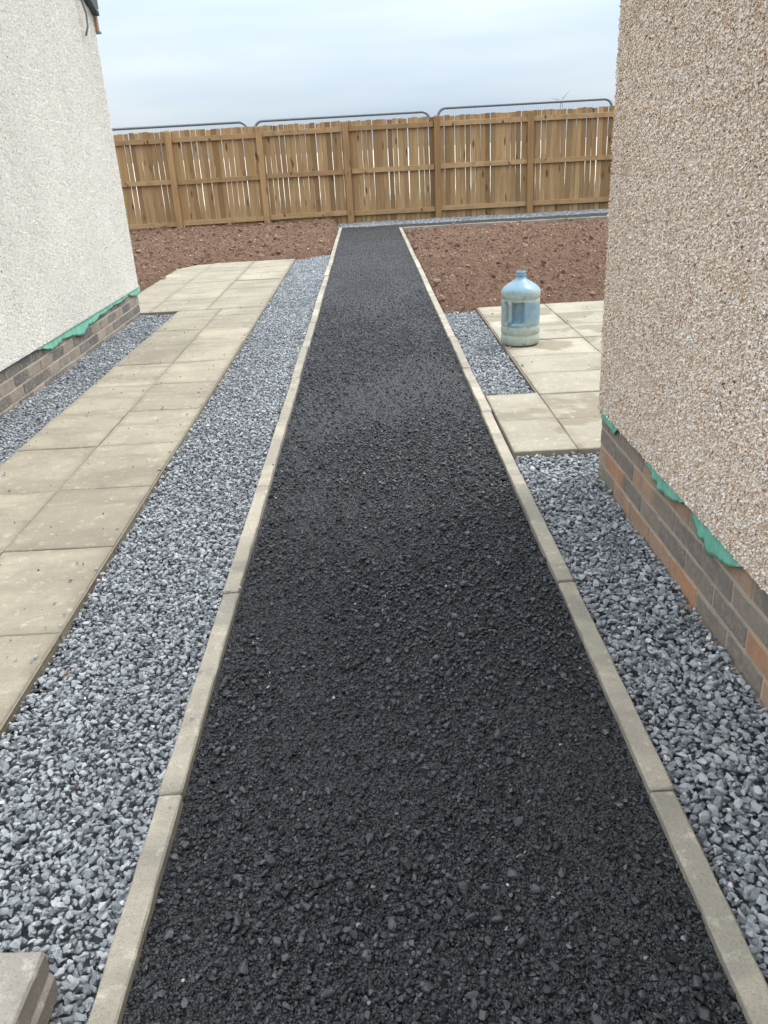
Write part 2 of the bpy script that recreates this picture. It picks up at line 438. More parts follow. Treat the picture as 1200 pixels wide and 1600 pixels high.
# ------------------------------------------------------------------ ground sheet
def rect_sheet(name, x0, x1, y0, y1, z, mat, cell=None, amp=0.0, freq=3.0, seed=0):
    if cell is None: cell = max(x1 - x0, y1 - y0)
    nx = max(1, round((x1 - x0) / cell)); ny = max(1, round((y1 - y0) / cell))
    X, Y = np.meshgrid(np.linspace(x0, x1, nx + 1), np.linspace(y0, y1, ny + 1))
    Z = np.full(X.shape, z, float)
    if amp: Z += amp * fbm(X * freq, Y * freq, 5, seed)
    v = np.stack([X.ravel(), Y.ravel(), Z.ravel()], 1)
    i = np.arange(nx * ny); a = i // nx * (nx + 1) + i % nx
    f = np.stack([a, a + 1, a + nx + 2, a + nx + 1], 1)
    return pydata(name, v, f, mat, True)
bm = bmesh.new()
bmesh.ops.create_circle(bm, cap_ends=True, segments=96, radius=4500)
g = obj('ground', bmmesh('ground', bm, M_GROUND), None, (0, 0, -0.14)); tag(g, 'pale bare ground stretching away beyond the fence', None, None, 'structure')

# ------------------------------------------------------------------ black path
KL0, KL1, KR0, KR1 = -0.552, -0.490, 0.545, 0.605
def path_h(x, y): return -0.028 + 0.009 * fbm(x * 1.7, y * 1.1, 3, 11) + 0.004 * fbm(x * 9, y * 9, 3, 12) + 0.008*np.clip((y-5)/6,0,1)
def path_sheet(name, x0, x1, y0, y1, c):
    me = rect_sheet(name, x0, x1, y0, y1, 0, M_TARBASE, c)
    n = len(me.vertices); a = np.empty(n * 3, np.float32); me.vertices.foreach_get('co', a); a = a.reshape(-1, 3)
    a[:, 2] = path_h(a[:, 0], a[:, 1]); me.vertices.foreach_set('co', a.ravel()); me.update()
    return me
p1 = obj('path', path_sheet('path', KL1 - 0.006, KR0 + 0.006, -2.2, 16.45, 0.03)); tag(p1, 'black tarmac path running straight to the fence', None, None, 'structure')
p2 = obj('path', path_sheet('path_branch', KR0 + 0.006, 12.0, 15.63, 16.45, 0.06)); tag(p2, 'black tarmac path turning along the fence', None, None, 'structure')

def coarse(x, y):                       # where loose stones gather
    return np.clip(0.5 + 1.9 * fbm(x * 2.0, y * 1.3, 3, 31) + 0.5 * np.clip((np.abs(x - 0.03) - 0.32) / 0.2, 0, 1) * (x > 0) , 0, 1)
PP, RR, SS, II, TT = [], [], [], [], []
def tar(x0, x1, y0, y1, cell, lo, hi, keep, sel=0.0, sink=0.2, tp=1.0, fy=None, tm=1.0):
    X, Y = jgrid(x0, x1, y0, y1, cell, keep)
    if sel: k = rng.random(X.size) < (1 - sel) + sel * coarse(X, Y); X, Y = X[k], Y[k]
    if fy is not None: k = rng.random(X.size) < fy(Y); X, Y = X[k], Y[k]
    k = (X > x0 + 0.004) & (X < x1 - 0.004); X, Y = X[k], Y[k]
    s = lo + (hi - lo) * rng.random(X.size) ** 1.8
    r, sc, i, t = stone_args(X.size, s, 12, 0.45, tp)
    PP.append(np.stack([X, Y, path_h(X, Y) + s * sink], 1)); RR.append(r); SS.append(sc); II.append(i); TT.append(t * tm)
def fade(a, b):                         # share of stones kept falls off along the path
    return lambda Y: np.clip((b - Y) / (b - a), 0, 1)
tar(KL1, KR0, 0.55, 4.6, 0.0086, 0.0055, 0.011, 0.95, 0.0, 0.16, 0.9, fade(2.4, 4.6), 0.8)
tar(KL1, KR0, 0.55, 13.0, 0.0140, 0.009, 0.0165, 0.9, 0.5, 0.24, 0.75, fade(2.4, 10.5))
tar(KL1, KR0, 0.55, 12.0, 0.0205, 0.014, 0.026, 0.85, 0.85, 0.28, 0.65, fade(2.0, 9.0), 0.985)
tar(KL1, KR0, 0.55, 4.8, 0.048, 0.022, 0.038, 0.45, 0.8, 0.24, 0.5, fade(2.2, 4.8), 0.985)
tar(KL1, KR0, 3.4, 16.4, 0.020, 0.009, 0.018, 0.85, 0.3, 0.12, 0.8, lambda Y: np.clip((Y - 3.4) / 3.5, 0, 1) * np.clip((24 - Y) / 12, 0, 1))
tar(KR0, 6.5, 15.65, 16.4, 0.05, 0.010, 0.018, 0.6, 0.5, 0.05)
n_small = 0
o = scatter('tarmac_stones', C_TAR, np.concatenate(PP), np.concatenate(RR), np.concatenate(SS), np.concatenate(II), np.concatenate(TT))
tag(o, 'loose black tarmac stones covering the path', None, None, 'stuff')

# ------------------------------------------------------------------ concrete edging
kerb_meshes = [box_mesh('edging_stone_%d' % i, (0.053, 0.905, 0.15), M_KERB, 0.004, (0, 14, 0), 0.0012, True, i) for i in range(5)]
def kerb_row(label, x, y0, y1, horizontal=False, step=0.931):
    e = empty('path_edging', (x, y0, -0.15) if not horizontal else (y0, x, -0.15)); tag(e, label, 'edging')
    n = int(round((y1 - y0) / step))
    st = (y1 - y0) / n
    for i in range(n):
        me = kerb_meshes[random.randrange(5)]
        c = (i + 0.5) * st
        dx, dz, a = random.uniform(-0.003, 0.003), random.uniform(-0.004, 0.003), random.uniform(-0.004, 0.004)
        flip = math.pi * random.randrange(2)
        o = obj('edging_stone', me, e, (dx, c, dz) if not horizontal else (c, dx, dz), (0, random.uniform(-0.02, 0.02), a + flip + (math.pi / 2 if horizontal else 0)))
        o.scale.y = (st - 0.006) / 0.905
    return e
kerb_row('straight pale concrete edging between black path and wide gravel strip', (KL0 + KL1) / 2, 1.465 - 4 * 0.931, 1.465 + 16 * 0.931)
kerb_row('straight pale concrete edging between black path and small patio', (KR0 + KR1) / 2, 1.394 - 4 * 0.95, 1.394 + 15 * 0.95)
kerb_row('low concrete edging half buried in soil along the fence path', 15.60, KR1 + 0.004, 11.8, True)

# ------------------------------------------------------------------ gravel strips
def gravel(label, x0, x1, y0, y1, z, cell=0.0155, lo=0.013, hi=0.031, edge=None, layers=3):
    b = obj('gravel_bed', rect_sheet('gravel_bed', x0, x1, y0, y1, z - 0.05, M_BED, 0.1, 0.008, 3, 5)); tag(b, 'dark ground under ' + label, None, None, 'structure')
    P, RO, SC, ID, TI = [], [], [], [], []
    for k in range(layers):
        X, Y = jgrid(x0, x1, y0, y1, cell, (0.9, 0.95, 0.6)[k])
        s = lo + (hi - lo) * rng.random(X.size) ** 1.7
        mrg = s * 0.36
        X = np.clip(X, x0 + mrg, x1 - mrg)
        if edge is not None:
            q = edge(X, Y); X, Y, s = X[q], Y[q], s[q]
        else: Y = np.clip(Y, y0 + 0.008, y1 - 0.008)
        und = 0.012 * fbm(X * 2.2, Y * 2.2, 3, 21)
        Z = z - 0.036 + und + k * 0.0115 + s * rng.uniform(0.05, 0.3, X.size)
        r, sc, i, t = stone_args(X.size, s, 16, 0.42)
        t = np.clip(0.14 + t * 0.66 + 0.12 * fbm(X * 1.6, Y * 1.6, 3, 44), 0, 0.984)
        odd = rng.random(X.size); t[odd > 0.9982] = 0.997; t[(odd > 0.988) & (odd < 0.9965)] = 0.94 + 0.04 * rng.random(((odd > 0.988) & (odd < 0.9965)).sum())
        t[odd < 0.05] *= 0.3
        P.append(np.stack([X, Y, Z], 1)); RO.append(r); SC.append(sc); ID.append(i); TI.append(t)
    o = scatter('gravel', C_GRAVEL, np.concatenate(P), np.concatenate(RO), np.concatenate(SC), np.concatenate(ID), np.concatenate(TI))
    tag(o, label, None, None, 'stuff')
    return o
gravel('blue grey gravel between slab path and black path', -1.022, KL0, 0.2, 12.3, -0.012, edge=lambda X, Y: Y < 12.2 + 0.25 * (X + 0.55) * 2 + 0.15 * fbm(X * 6, Y * 6, 2, 3))
gravel('blue grey gravel between slab path and pale house', -2.215, -1.862, 0.6, 7.985, -0.012)
gravel('blue grey gravel behind the warm pebble dashed house', 0.93, 2.6, 3.285, 3.568, -0.006)
gravel('blue grey gravel between black path and warm pebble dashed house', KR1, 0.925, 0.3, 3.57, -0.006, lo=0.014, hi=0.036, cell=0.0165)
gravel('blue grey gravel between black path and small patio', KR1, 0.895, 4.535, 7.3, -0.012)
gravel('light grey gravel strip at the foot of the fence', -0.6, 11.9, 16.45, 17.62, 0.0, cell=0.026, lo=0.018, hi=0.04, layers=2,
       edge=lambda X, Y: Y > 16.5 + 0.05 * fbm(X * 5, Y * 5, 2, 9))

# ------------------------------------------------------------------ paving slabs
def paving(label, mat, rects, dims, jit=0.0025):
    e = empty('paving', (rects[0][0], rects[0][1], -0.05)); tag(e, label, None, None, 'structure')
    cache = {}
    for (cx, cy, w, l) in rects:
        key = (round(w, 3), round(l, 3))
        if key not in cache:
            cache[key] = [box_mesh('slab', (w - 0.004, l - 0.004, 0.05), mat, 0.0035, (3, 3, 0), 0.0008, True, k) for k in range(2)]
        obj('slab', random.choice(cache[key]), e, (cx - rects[0][0], cy - rects[0][1], random.uniform(-jit, jit)),
            (random.uniform(-0.004, 0.004), random.uniform(-0.004, 0.004), random.uniform(-0.003, 0.003)))
    return e
rects = []
JY = 1.60
rows = [JY - 0.6 * k for k in (3, 2, 1)] + [JY + 0.602 * k for k in range(0, 11)]
rows = [r for r in rows if r < 7.95]
rows.append(7.98)
for i in range(len(rows) - 1):
    l = rows[i + 1] - rows[i]
    if l < 0.1: continue
    for (a, b) in ((-1.857, -1.443), (-1.441, -1.024)):
        rects.append(((a + b) / 2, (rows[i] + rows[i + 1]) / 2, b - a, l))
paving('two wide cream concrete slab path beside the pale house', M_SLAB, rects, None)
rects = []
for i in range(6):
    for j, (a, b) in enumerate(((-1.58, -1.03), (-2.132, -1.582), (-2.684, -2.134))):
        rects.append(((a + b) / 2, 7.985 + 0.625 * (i + 0.5), b - a, 0.625))
paving('cream slab patio behind the pale house', M_SLAB, rects, None)
rects = []
for i in range(2): rects.append(((0.609 + 0.9065) / 2, 3.57 + 0.4825 * (i + 0.5), 0.2975, 0.4825))
for i in range(8):
    for j in range(5):
        rects.append((0.907 + 0.585 * (j + 0.5), 3.57 + 0.4635 * (i + 0.5), 0.585, 0.4635))
paving('pale damp stained slab patio under the blue bottle', M_SLAB_P, rects, None)
# mortar and sand bed showing in the joints
for nm, a in (('left', (-1.86, -1.02, -0.3, 8.0)), ('patio', (-2.69, -1.02, 8.0, 11.74)), ('small', (0.61, 0.899, 3.575, 4.525)), ('right', (0.9, 3.84, 3.575, 7.28))):
    b = obj('sand_bed', rect_sheet('sand_bed', a[0], a[1], a[2], a[3], -0.008, simple('joint_sand_' + nm, (0.24, 0.21, 0.16), 0.95, 0.1, 0, 0.3, 30)))
    tag(b, 'sandy joint filling under the slabs', None, None, 'structure')
# crumbs of dirt on slabs
n = 420
X = np.concatenate([rng.uniform(-1.84, -1.04, n), rng.uniform(-2.6, -1.06, 120), rng.uniform(0.93, 1.9, 140)])
Y = np.concatenate([rng.uniform(1.2, 8.0, n), rng.uniform(8, 11.6, 120), rng.uniform(3.7, 7.2, 140)])
s = 0.003 + 0.012 * rng.random(X.size) ** 5
r, sc, i, t = stone_args(X.size, s, 10, 0.3); t *= 0.35
tag(scatter('dirt_crumbs', C_CLOD, np.stack([X, Y, s * 0.25 + 0.002], 1), r, sc, i, t), 'small dark crumbs of soil dropped on the slabs', None, None, 'stuff')

n = 90
X = np.concatenate([-1.03 - 0.10 * rng.random(n) ** 2.5, KL0 + rng.uniform(0.0, 0.06, 14), 0.91 + 0.12 * rng.random(22) ** 2, -1.85 + 0.08 * rng.random(20) ** 2])
Y = np.concatenate([rng.uniform(1.2, 11.5, n), rng.uniform(1, 9, 14), rng.uniform(4.6, 7.2, 22), rng.uniform(3.5, 7.9, 20)])
s = 0.008 + 0.014 * rng.random(X.size) ** 2
r, sc, i, t = stone_args(X.size, s, 16, 0.15)
tag(scatter('spilled_gravel', C_GRAVEL, np.stack([X, Y, s * 0.22 + 0.002], 1), r, sc, i, t * 0.9), 'a few grey stones spilled onto slab edges and edging', None, None, 'stuff')

# ------------------------------------------------------------------ soil beds
def soil(label, x0, x1, y0, y1, cell, base, mask):
    nx = round((x1 - x0) / cell); ny = round((y1 - y0) / cell)
    X, Y = np.meshgrid(np.linspace(x0, x1, nx + 1), np.linspace(y0, y1, ny + 1))
    Z = base(X, Y)
    m = mask(X, Y)                                    # distance-like, >0 inside
    e = np.clip(m / 0.14, 0, 1)
    Z = np.where(m > 0, Z * e + (-0.045) * (1 - e), -0.06)
    v = np.stack([X.ravel(), Y.ravel(), Z.ravel()], 1)
    i = np.arange(nx * ny); a = i // nx * (nx + 1) + i % nx
    f = np.stack([a, a + 1, a + nx + 2, a + nx + 1], 1)
    mf = m.ravel(); f = f[(mf[f] > -cell * 1.2).all(1)]
    o = obj('soil', pydata('soil', v, f, M_SOIL, True)); tag(o, label, None, None, 'structure')
    return o
def rough_soil(x, y, seed):
    n = fbm(x * 3.2, y * 3.2, 6, seed, 0.62)
    r = 1 - np.abs(fbm(x * 7, y * 7, 4, seed + 9, 0.6))
    return 0.075 * n + 0.045 * (r - 0.8)
def baseR(x, y): return 0.022 - 0.055 * np.clip((y - 9) / 6, 0, 1) + rough_soil(x, y, 51) + 0.015 * fbm(x * 0.8, y * 0.8, 2, 3)
def maskR(x, y):
    w = 0.05 * fbm(x * 5, y * 5, 3, 61)
    dx = x - KR1 - 0.008; near = y - 7.24 + w; far = 15.50 - y + 0.07 * fbm(x * 2.5, y * 2.5, 3, 66)
    return np.minimum(np.minimum(dx, near), far)
soil('rough reddish brown soil between patio and fence', KR1, 9.6, 7.1, 15.75, 0.03, baseR, maskR)
def baseL(x, y): return 0.045 + rough_soil(x, y, 71) + 0.03 * np.clip((y - 12) / 4, 0, 1)
def maskL(x, y):
    w = 0.07 * fbm(x * 4, y * 4, 3, 81)
    dx = KL0 - 0.006 - x
    d_patio = np.where(x > -2.56, y - 11.63 - 0.55*np.clip((x + 1.05)/0.5, 0, 1), 9.0)
    chamf = (y - 11.63) * 0.70 + (-2.5 - x) * 0.71 + 0.33 * 0
    dp = np.maximum(d_patio, -2.52 - x)
    dp = np.where((x < -1.6), np.maximum(dp, ((y - 11.55) * 0.35 + (-2.36 - x) * 0.94)), dp)
    house = np.maximum(-2.3 - x + 0 * y, y - 8.05)
    hs = np.where(x < -2.21, y - 8.05, 9)
    return np.minimum(np.minimum(dx, dp + w), np.minimum(hs, 18.2 - y))
soil('rough dark brown soil between slab patio and fence', -8.0, KL0, 8.0, 17.6, 0.028, baseL, maskL)
P, RO, SC, ID, TI = [], [], [], [], []
def clods(x0, x1, y0, y1, cell, lo, hi, keep, base, mask, tp=1.0, tm=1.0):
    X, Y = jgrid(x0, x1, y0, y1, cell, keep)
    mm = mask(X, Y); k = mm > 0.015; X, Y, mm = X[k], Y[k], mm[k]
    s = lo + (hi - lo) * rng.random(X.size) ** 2.5
    e = np.clip(mm / 0.14, 0, 1)
    Z = base(X, Y) * e - 0.045 * (1 - e) + s * 0.12
    r, sc, i, t = stone_args(X.size, s, 10, 0.6, tp)
    P.append(np.stack([X, Y, Z], 1)); RO.append(r); SC.append(sc); ID.append(i); TI.append(t * tm)
clods(KR1, 3.6, 7.15, 10.5, 0.022, 0.007, 0.030, 0.9, baseR, maskR)
clods(KR1, 5.6, 10.5, 15.6, 0.040, 0.012, 0.05, 0.75, baseR, maskR)
clods(KR1, 5.6, 7.15, 15.6, 0.15, 0.04, 0.13, 0.45, baseR, maskR, 1.0, 0.82)
tag(scatter('soil_clods', C_CLOD, *[np.concatenate(q) for q in (P, RO, SC, ID, TI)]), 'crumbly clods of earth on the soil beside the bottle', None, None, 'stuff')
P, RO, SC, ID, TI = [], [], [], [], []
clods(-5.6, KL0, 8.1, 13.5, 0.036, 0.010, 0.045, 0.8, baseL, maskL)
clods(-6.2, KL0, 13.5, 17.5, 0.048, 0.014, 0.055, 0.75, baseL, maskL)
clods(-6.2, KL0, 8.1, 17.5, 0.16, 0.04, 0.14, 0.45, baseL, maskL, 1.0, 0.82)
tag(scatter('soil_clods', C_CLOD, *[np.concatenate(q) for q in (P, RO, SC, ID, TI)]), 'crumbly clods of earth on the soil behind the pale house', None, None, 'stuff')

# ------------------------------------------------------------------ houses
def chip_patch(name, mat, size, cell, lo, hi, seed, zf=0.24):
    r = np.random.default_rng(seed)
    base = []
    for k in range(6):
        bm = bmesh.new()
        p = r.normal(size=(9, 3)); p /= np.linalg.norm(p, axis=1)[:, None]
        for q in p * np.array([0.5, 0.42, zf]): bm.verts.new(q)
        bmesh.ops.convex_hull(bm, input=bm.verts)
        for v in [v for v in bm.verts if not v.link_faces]: bm.verts.remove(v)
        bmesh.ops.recalc_face_normals(bm, faces=bm.faces)
        bm.verts.index_update()
        base.append((np.array([v.co[:] for v in bm.verts]), np.array([[v.index for v in f.verts] for f in bm.faces]))); bm.free()
    n = int(size / cell); V, F, T = [], [], []; off = 0
    for iy in range(n):
        for ix in range(n):
            bv, bf = base[r.integers(6)]
            s = lo + (hi - lo) * r.random() ** 1.5
            q = Matrix.Rotation(r.uniform(0, 6.28), 3, 'Z') @ Matrix.Rotation(r.normal(0, 0.5), 3, 'X') @ Matrix.Rotation(r.normal(0, 0.5), 3, 'Y')
            vv = (bv * s) @ np.array(q).T
            vv += np.array([(ix + 0.5 + r.uniform(-.5, .5)) * cell - size / 2, (iy + 0.5 + r.uniform(-.5, .5)) * cell - size / 2, s * r.uniform(0.0, 0.3)])
            V.append(vv); F.append(bf + off); off += len(bv); T.append(np.full(len(bf), r.random()))
    me = pydata(name, np.concatenate(V), np.concatenate(F), mat)
    a = me.attributes.new('tint', 'FLOAT', 'FACE'); a.data.foreach_set('value', np.concatenate(T).astype(np.float32))
    return me
C_CHIP_R = proto_collection('warm_chips', [chip_patch('warm_chips_%d' % k, M_CHIP_R, 0.25, 0.0063, 0.0068, 0.0138, 200 + k, 0.21) for k in range(3)])
C_CHIP_L = proto_collection('pale_chips', [chip_patch('pale_chips_%d' % k, M_CHIP_L, 0.25, 0.0064, 0.0075, 0.0135, 300 + k, 0.19) for k in range(3)])

def dash(coll, parent, x, face, y0, y1, z0, topf, origin):
    """chips on a wall plane x = const, facing `face` (+1/-1 in x)"""
    c = 0.25; Y0 = y1; P, RO, SC = [], [], []
    ny = int(round((y1 - y0) / c)); sy = (y1 - y0) / ny / c
    for i in range(ny):
        yc = y0 + (i + 0.5) * (y1 - y0) / ny
        h = topf(yc) - z0; nz = max(1, int(round(h / c))); sz = h / nz / c
        for k in range(nz):
            P.append((x - origin[0], yc - origin[1], z0 + (k + 0.5) * h / nz - origin[2]))
            q = random.randrange(2)
            b = Matrix.Rotation(math.pi / 2 * face, 3, 'Y') @ Matrix.Rotation(q * math.pi, 3, 'Z')
            RO.append(tuple(b.to_euler())); SC.append((sz, sy, 1))
    n = len(P)
    o = scatter('pebble_dash', coll, np.array(P), np.array(RO), np.array(SC), rng.integers(0, 3, n), rng.random(n), parent)
    return o

def prism_wall(name, mat, x0, x1, y0, y1, z0, zt, ridge=None):
    """house body; gable in the y-z plane"""
    ym = (y0 + y1) / 2
    prof = [(y0, z0), (y1, z0), (y1, zt), (ym, zt + ridge), (y0, zt)] if ridge else [(y0, z0), (y1, z0), (y1, zt), (y0, zt)]
    n = len(prof); v = [(x0, a, b) for a, b in prof] + [(x1, a, b) for a, b in prof]
    f = [tuple(range(n))[::-1], tuple(range(n, 2 * n))] + [(i, (i + 1) % n, n + (i + 1) % n, n + i) for i in range(n)]
    bm = bmesh.new(); vs = [bm.verts.new(p) for p in v]
    for q in f: bm.faces.new([vs[i] for i in q])
    bm.normal_update()
    return bmmesh(name, bm, mat)
brick_mesh = {}
def bricks(parent, origin, xf, face, y0, y1, z0, courses, mat, key, ystart):
    """stretcher bond on plane x = xf, bricks proud of the mortar, running back from corner y1"""
    L, H, D = 0.215, 0.065, 0.03
    full = [box_mesh('brick_%s_%d' % (key, k), (D, L, H), mat, 0.003, (0, 2, 0), 0.0012, False, k) for k in range(4)]
    half = [box_mesh('half_brick_%s_%d' % (key, k), (D, 0.1025, H), mat, 0.003, (0, 0, 0), 0.0012, False, k) for k in range(2)]
    for c in range(courses):
        y = y1; z = z0 + 0.075 * (c + 0.5)
        k = 0
        while y > y0:
            hb = (k == 0 and c % 2 == 0)
            l = 0.1025 if hb else L
            me = random.choice(half if hb else full)
            obj('brick', me, parent, (xf - face * (D / 2 - 0.004) - origin[0] + random.uniform(-.001, .001), y - l / 2 - origin[1], z - origin[2]))
            y -= l + 0.01; k += 1
def membrane(parent, origin, xf, face, prof, ztop, amp, seed, step=0.012):
    """torn plastic hanging out below the render; prof = [(y, lower z)]"""
    r = random.Random(seed)
    ys = np.arange(prof[0][0], prof[-1][0], step); zs = np.interp(ys, [p[0] for p in prof], [p[1] for p in prof])
    zs = zs + np.array([r.uniform(-0.0035, 0.0035) for _ in ys])
    bm = bmesh.new(); rows = []
    K = 6
    for j, (y, zb) in enumerate(zip(ys, zs)):
        col = []
        for k in range(K):
            t = k / (K - 1); z = ztop + (zb - ztop) * t
            off = 0.005 + amp * t * (0.5 + 0.5 * math.sin(j * 0.55 + 2 * math.sin(j * 0.21))) + r.uniform(0, 0.002) * t
            col.append(bm.verts.new((xf + face * off - origin[0], y - origin[1], z - origin[2])))
        rows.append(col)
    for a, b in zip(rows, rows[1:]):
        for k in range(K - 1): bm.faces.new((a[k], b[k], b[k + 1], a[k + 1]))
    o = obj('damp_membrane', bmmesh('damp_membrane', bm, M_MEMB, True), parent)
    md = o.modifiers.new('thickness', 'SOLIDIFY'); md.thickness = 0.0012
    o['label'] = 'torn green plastic sheet'
    return o

def roof(parent, origin, x0, x1, y0, y1, zt, slope, over=0.12):
    ym = (y0 + y1) / 2; bm = bmesh.new(); t = 0.12
    for s, ye in ((1, y1), (-1, y0)):
        e = 0.03
        a = (ye + s * e, zt - e * slope + 0.05); b = (ym, zt + (abs(ye - ym)) * slope + 0.05)
        vs = []
        for X in (x0 - over, x1 + over):
            for (yy, zz) in (a, b, (b[0], b[1] + t), (a[0], a[1] + t)): vs.append(bm.verts.new((X - origin[0], yy - origin[1], zz - origin[2])))
        for q in ((0, 1, 2, 3), (4, 5, 6, 7), (0, 1, 5, 4), (1, 2, 6, 5), (2, 3, 7, 6), (3, 0, 4, 7)): bm.faces.new([vs[i] for i in q])
    return obj('roof', bmmesh('roof', bm, M_ROOF), parent)

# --- pale house on the slab path side
SL = 0.52
HL = empty('house', (-2.217, 8.03, -0.14)); tag(HL, 'pale cream pebble dashed house with grey brick base beside the slab path', 'house')
og = (-2.217, 8.03, -0.14)
def loc_mesh(me, og):
    me.transform(Matrix.Translation((-og[0], -og[1], -og[2]))); return me
y0L, y1L = 1.6, 8.03
obj('render_wall', loc_mesh(prism_wall('render_wall', M_REND_L, -9.0, -2.205, y0L, y1L, 0.232, 2.44, (y1L - y0L) / 2 * SL), og), HL)
def topL(y): return 2.44 + (3.215 - abs(y - 4.815)) * SL
dash(C_CHIP_L, HL, -2.203, 1, 1.6, 8.03, 0.236, topL, og)
pl = obj('brick_plinth', loc_mesh(prism_wall('brick_plinth', M_MORTAR_L, -8.98, -2.225, y0L + .01, y1L - .003, -0.14, 0.235), og), HL)
bricks(pl, og, -2.225, 1, 1.62, 8.027, -0.07, 4, M_BRICK_L, 'grey', 0)
membrane(HL, og, -2.218, 1, [(5.42, .225), (5.55, .20), (5.68, .165), (5.9, .19), (6.1, .175), (6.36, .125), (6.48, .18), (6.62, .172), (6.75, .195), (7.0, .19), (7.2, .205), (7.45, .195),
                             (7.7, .215), (7.8, .19), (7.96, .165), (8.06, .18), (8.12, .185)], 0.242, 0.009, 4)
roof(HL, og, -9.0, -2.205, y0L, y1L, 2.44, SL, 0.05)
# verge bargeboard, boxed end and gutter at the eaves corner
def barge(x0, x1, yl, zl, yh, h, parent, og):
    prof = []
    zh = zl + (yl - yh) * SL
    prof = [(yh, zh), (yl - 0.05, zl + 0.05 * SL), (yl - 0.008, zl + 0.012), (yl, zl + 0.05), (yl, zl + h * 0.75), (yl - 0.02, zl + h), (yh, zh + h)]
    n = len(prof); bm = bmesh.new()
    A = [bm.verts.new((x0 - og[0], a - og[1], b - og[2])) for a, b in prof]; B = [bm.verts.new((x1 - og[0], a - og[1], b - og[2])) for a, b in prof]
    bm.faces.new(A[::-1]); bm.faces.new(B)
    for i in range(n): bm.faces.new((A[i], A[(i + 1) % n], B[(i + 1) % n], B[i]))
    return obj('bargeboard', bmmesh('bargeboard', bm, M_DARK), parent)
bb = barge(-2.21, -2.15, 8.05, 2.437, 4.815, 0.19, HL, og)
for yy, zz in ((8.015, 2.485), (7.89, 2.63)):
    bm = bmesh.new(); tube_bm(bm, [(-2.152 - og[0], yy - og[1], zz - og[2]), (-2.144 - og[0], yy - og[1], zz - og[2])], 0.009, 8)
    obj('screw_cap', bmmesh('screw_cap', bm, simple('cap_white', (0.6, 0.6, 0.6), 0.4)), bb)
tm = obj('timber_batten', box_mesh('timber_batten', (0.045, 0.05, 0.15), M_RAW, 0.003), HL, (-2.20 - og[0], 8.05 - og[1], 2.34 - og[2]))
obj('metal_strap', box_mesh('metal_strap', (0.055, 0.055, 0.018), M_GALV, 0.002), tm, (0.006, 0.004, -0.0185))
bm = bmesh.new()
tube_bm(bm, [(-2.19 - og[0], 7.62 - og[1], 2.62 - og[2]), (-2.165 - og[0], 7.63 - og[1], 2.52 - og[2]), (-2.15 - og[0], 7.66 - og[1], 2.42 - og[2]),
             (-2.155 - og[0], 7.66 - og[1], 2.33 - og[2]), (-2.17 - og[0], 7.62 - og[1], 2.26 - og[2])], 0.008, 8)
obj('cable', bmmesh('cable', bm, M_CABLE, True), HL)

# --- warm house on the other side
ogr = (0.922, 3.285, -0.14)
HR = empty('house', ogr); tag(HR, 'warm tan pebble dashed house with brown brick base beside the black path', 'house')
y0R, y1R = -6.5, 3.29
obj('render_wall', loc_mesh(prism_wall('render_wall', M_REND_R, 0.914, 8.5, y0R, y1R, 0.276, 2.44), ogr), HR)
def topR(y): return 2.44
dash(C_CHIP_R, HR, 0.912, -1, 0.2, 3.29, 0.279, topR, ogr)
pr = obj('brick_plinth', loc_mesh(prism_wall('brick_plinth', M_MORTAR_R, 0.928, 8.48, y0R + .01, y1R - .012, -0.14, 0.28), ogr), HR)
bricks(pr, ogr, 0.928, -1, 0.2, 3.275, -0.1, 5, M_BRICK_R, 'brown', 0)
membrane(HR, ogr, 0.922, -1, [(3.02, .268), (3.06, .235), (3.12, .25), (3.2, .245), (3.28, .262)], 0.285, 0.006, 5, 0.008)
membrane(HR, ogr, 0.922, -1, [(2.30, .272), (2.36, .25), (2.47, .232), (2.52, .222), (2.545, .236), (2.6, .245), (2.68, .265)], 0.285, 0.008, 6, 0.008)
membrane(HR, ogr, 0.922, -1, [(1.88, .272), (1.93, .245), (2.03, .222), (2.085, .203), (2.11, .226), (2.15, .225), (2.185, .235), (2.23, .262)], 0.285, 0.008, 7, 0.008)
bm = bmesh.new()
for sgn, xe in ((1, 0.914), (-1, 8.5)):
    vs = []
    for yy in (y0R - 0.08, y1R + 0.08):
        for xx, zz in ((xe - sgn * 0.2, 2.42), (4.707, 2.42 + 3.99 * SL), (4.707, 2.54 + 3.99 * SL), (xe - sgn * 0.2, 2.54)):
            vs.append(bm.verts.new((xx - ogr[0], yy - ogr[1], zz - ogr[2])))
    for q in ((0, 1, 2, 3), (4, 5, 6, 7), (0, 1, 5, 4), (1, 2, 6, 5), (2, 3, 7, 6), (3, 0, 4, 7)): bm.faces.new([vs[i] for i in q])
obj('roof', bmmesh('roof', bm, M_ROOF), HR)
bm = bmesh.new(); tube_bm(bm, [(0.66 - ogr[0], y0R - 0.08 - ogr[1], 2.41 - ogr[2]), (0.66 - ogr[0], y1R + 0.08 - ogr[1], 2.41 - ogr[2])], 0.055, 12)
obj('gutter', bmmesh('gutter', bm, M_DARK, True), HR)

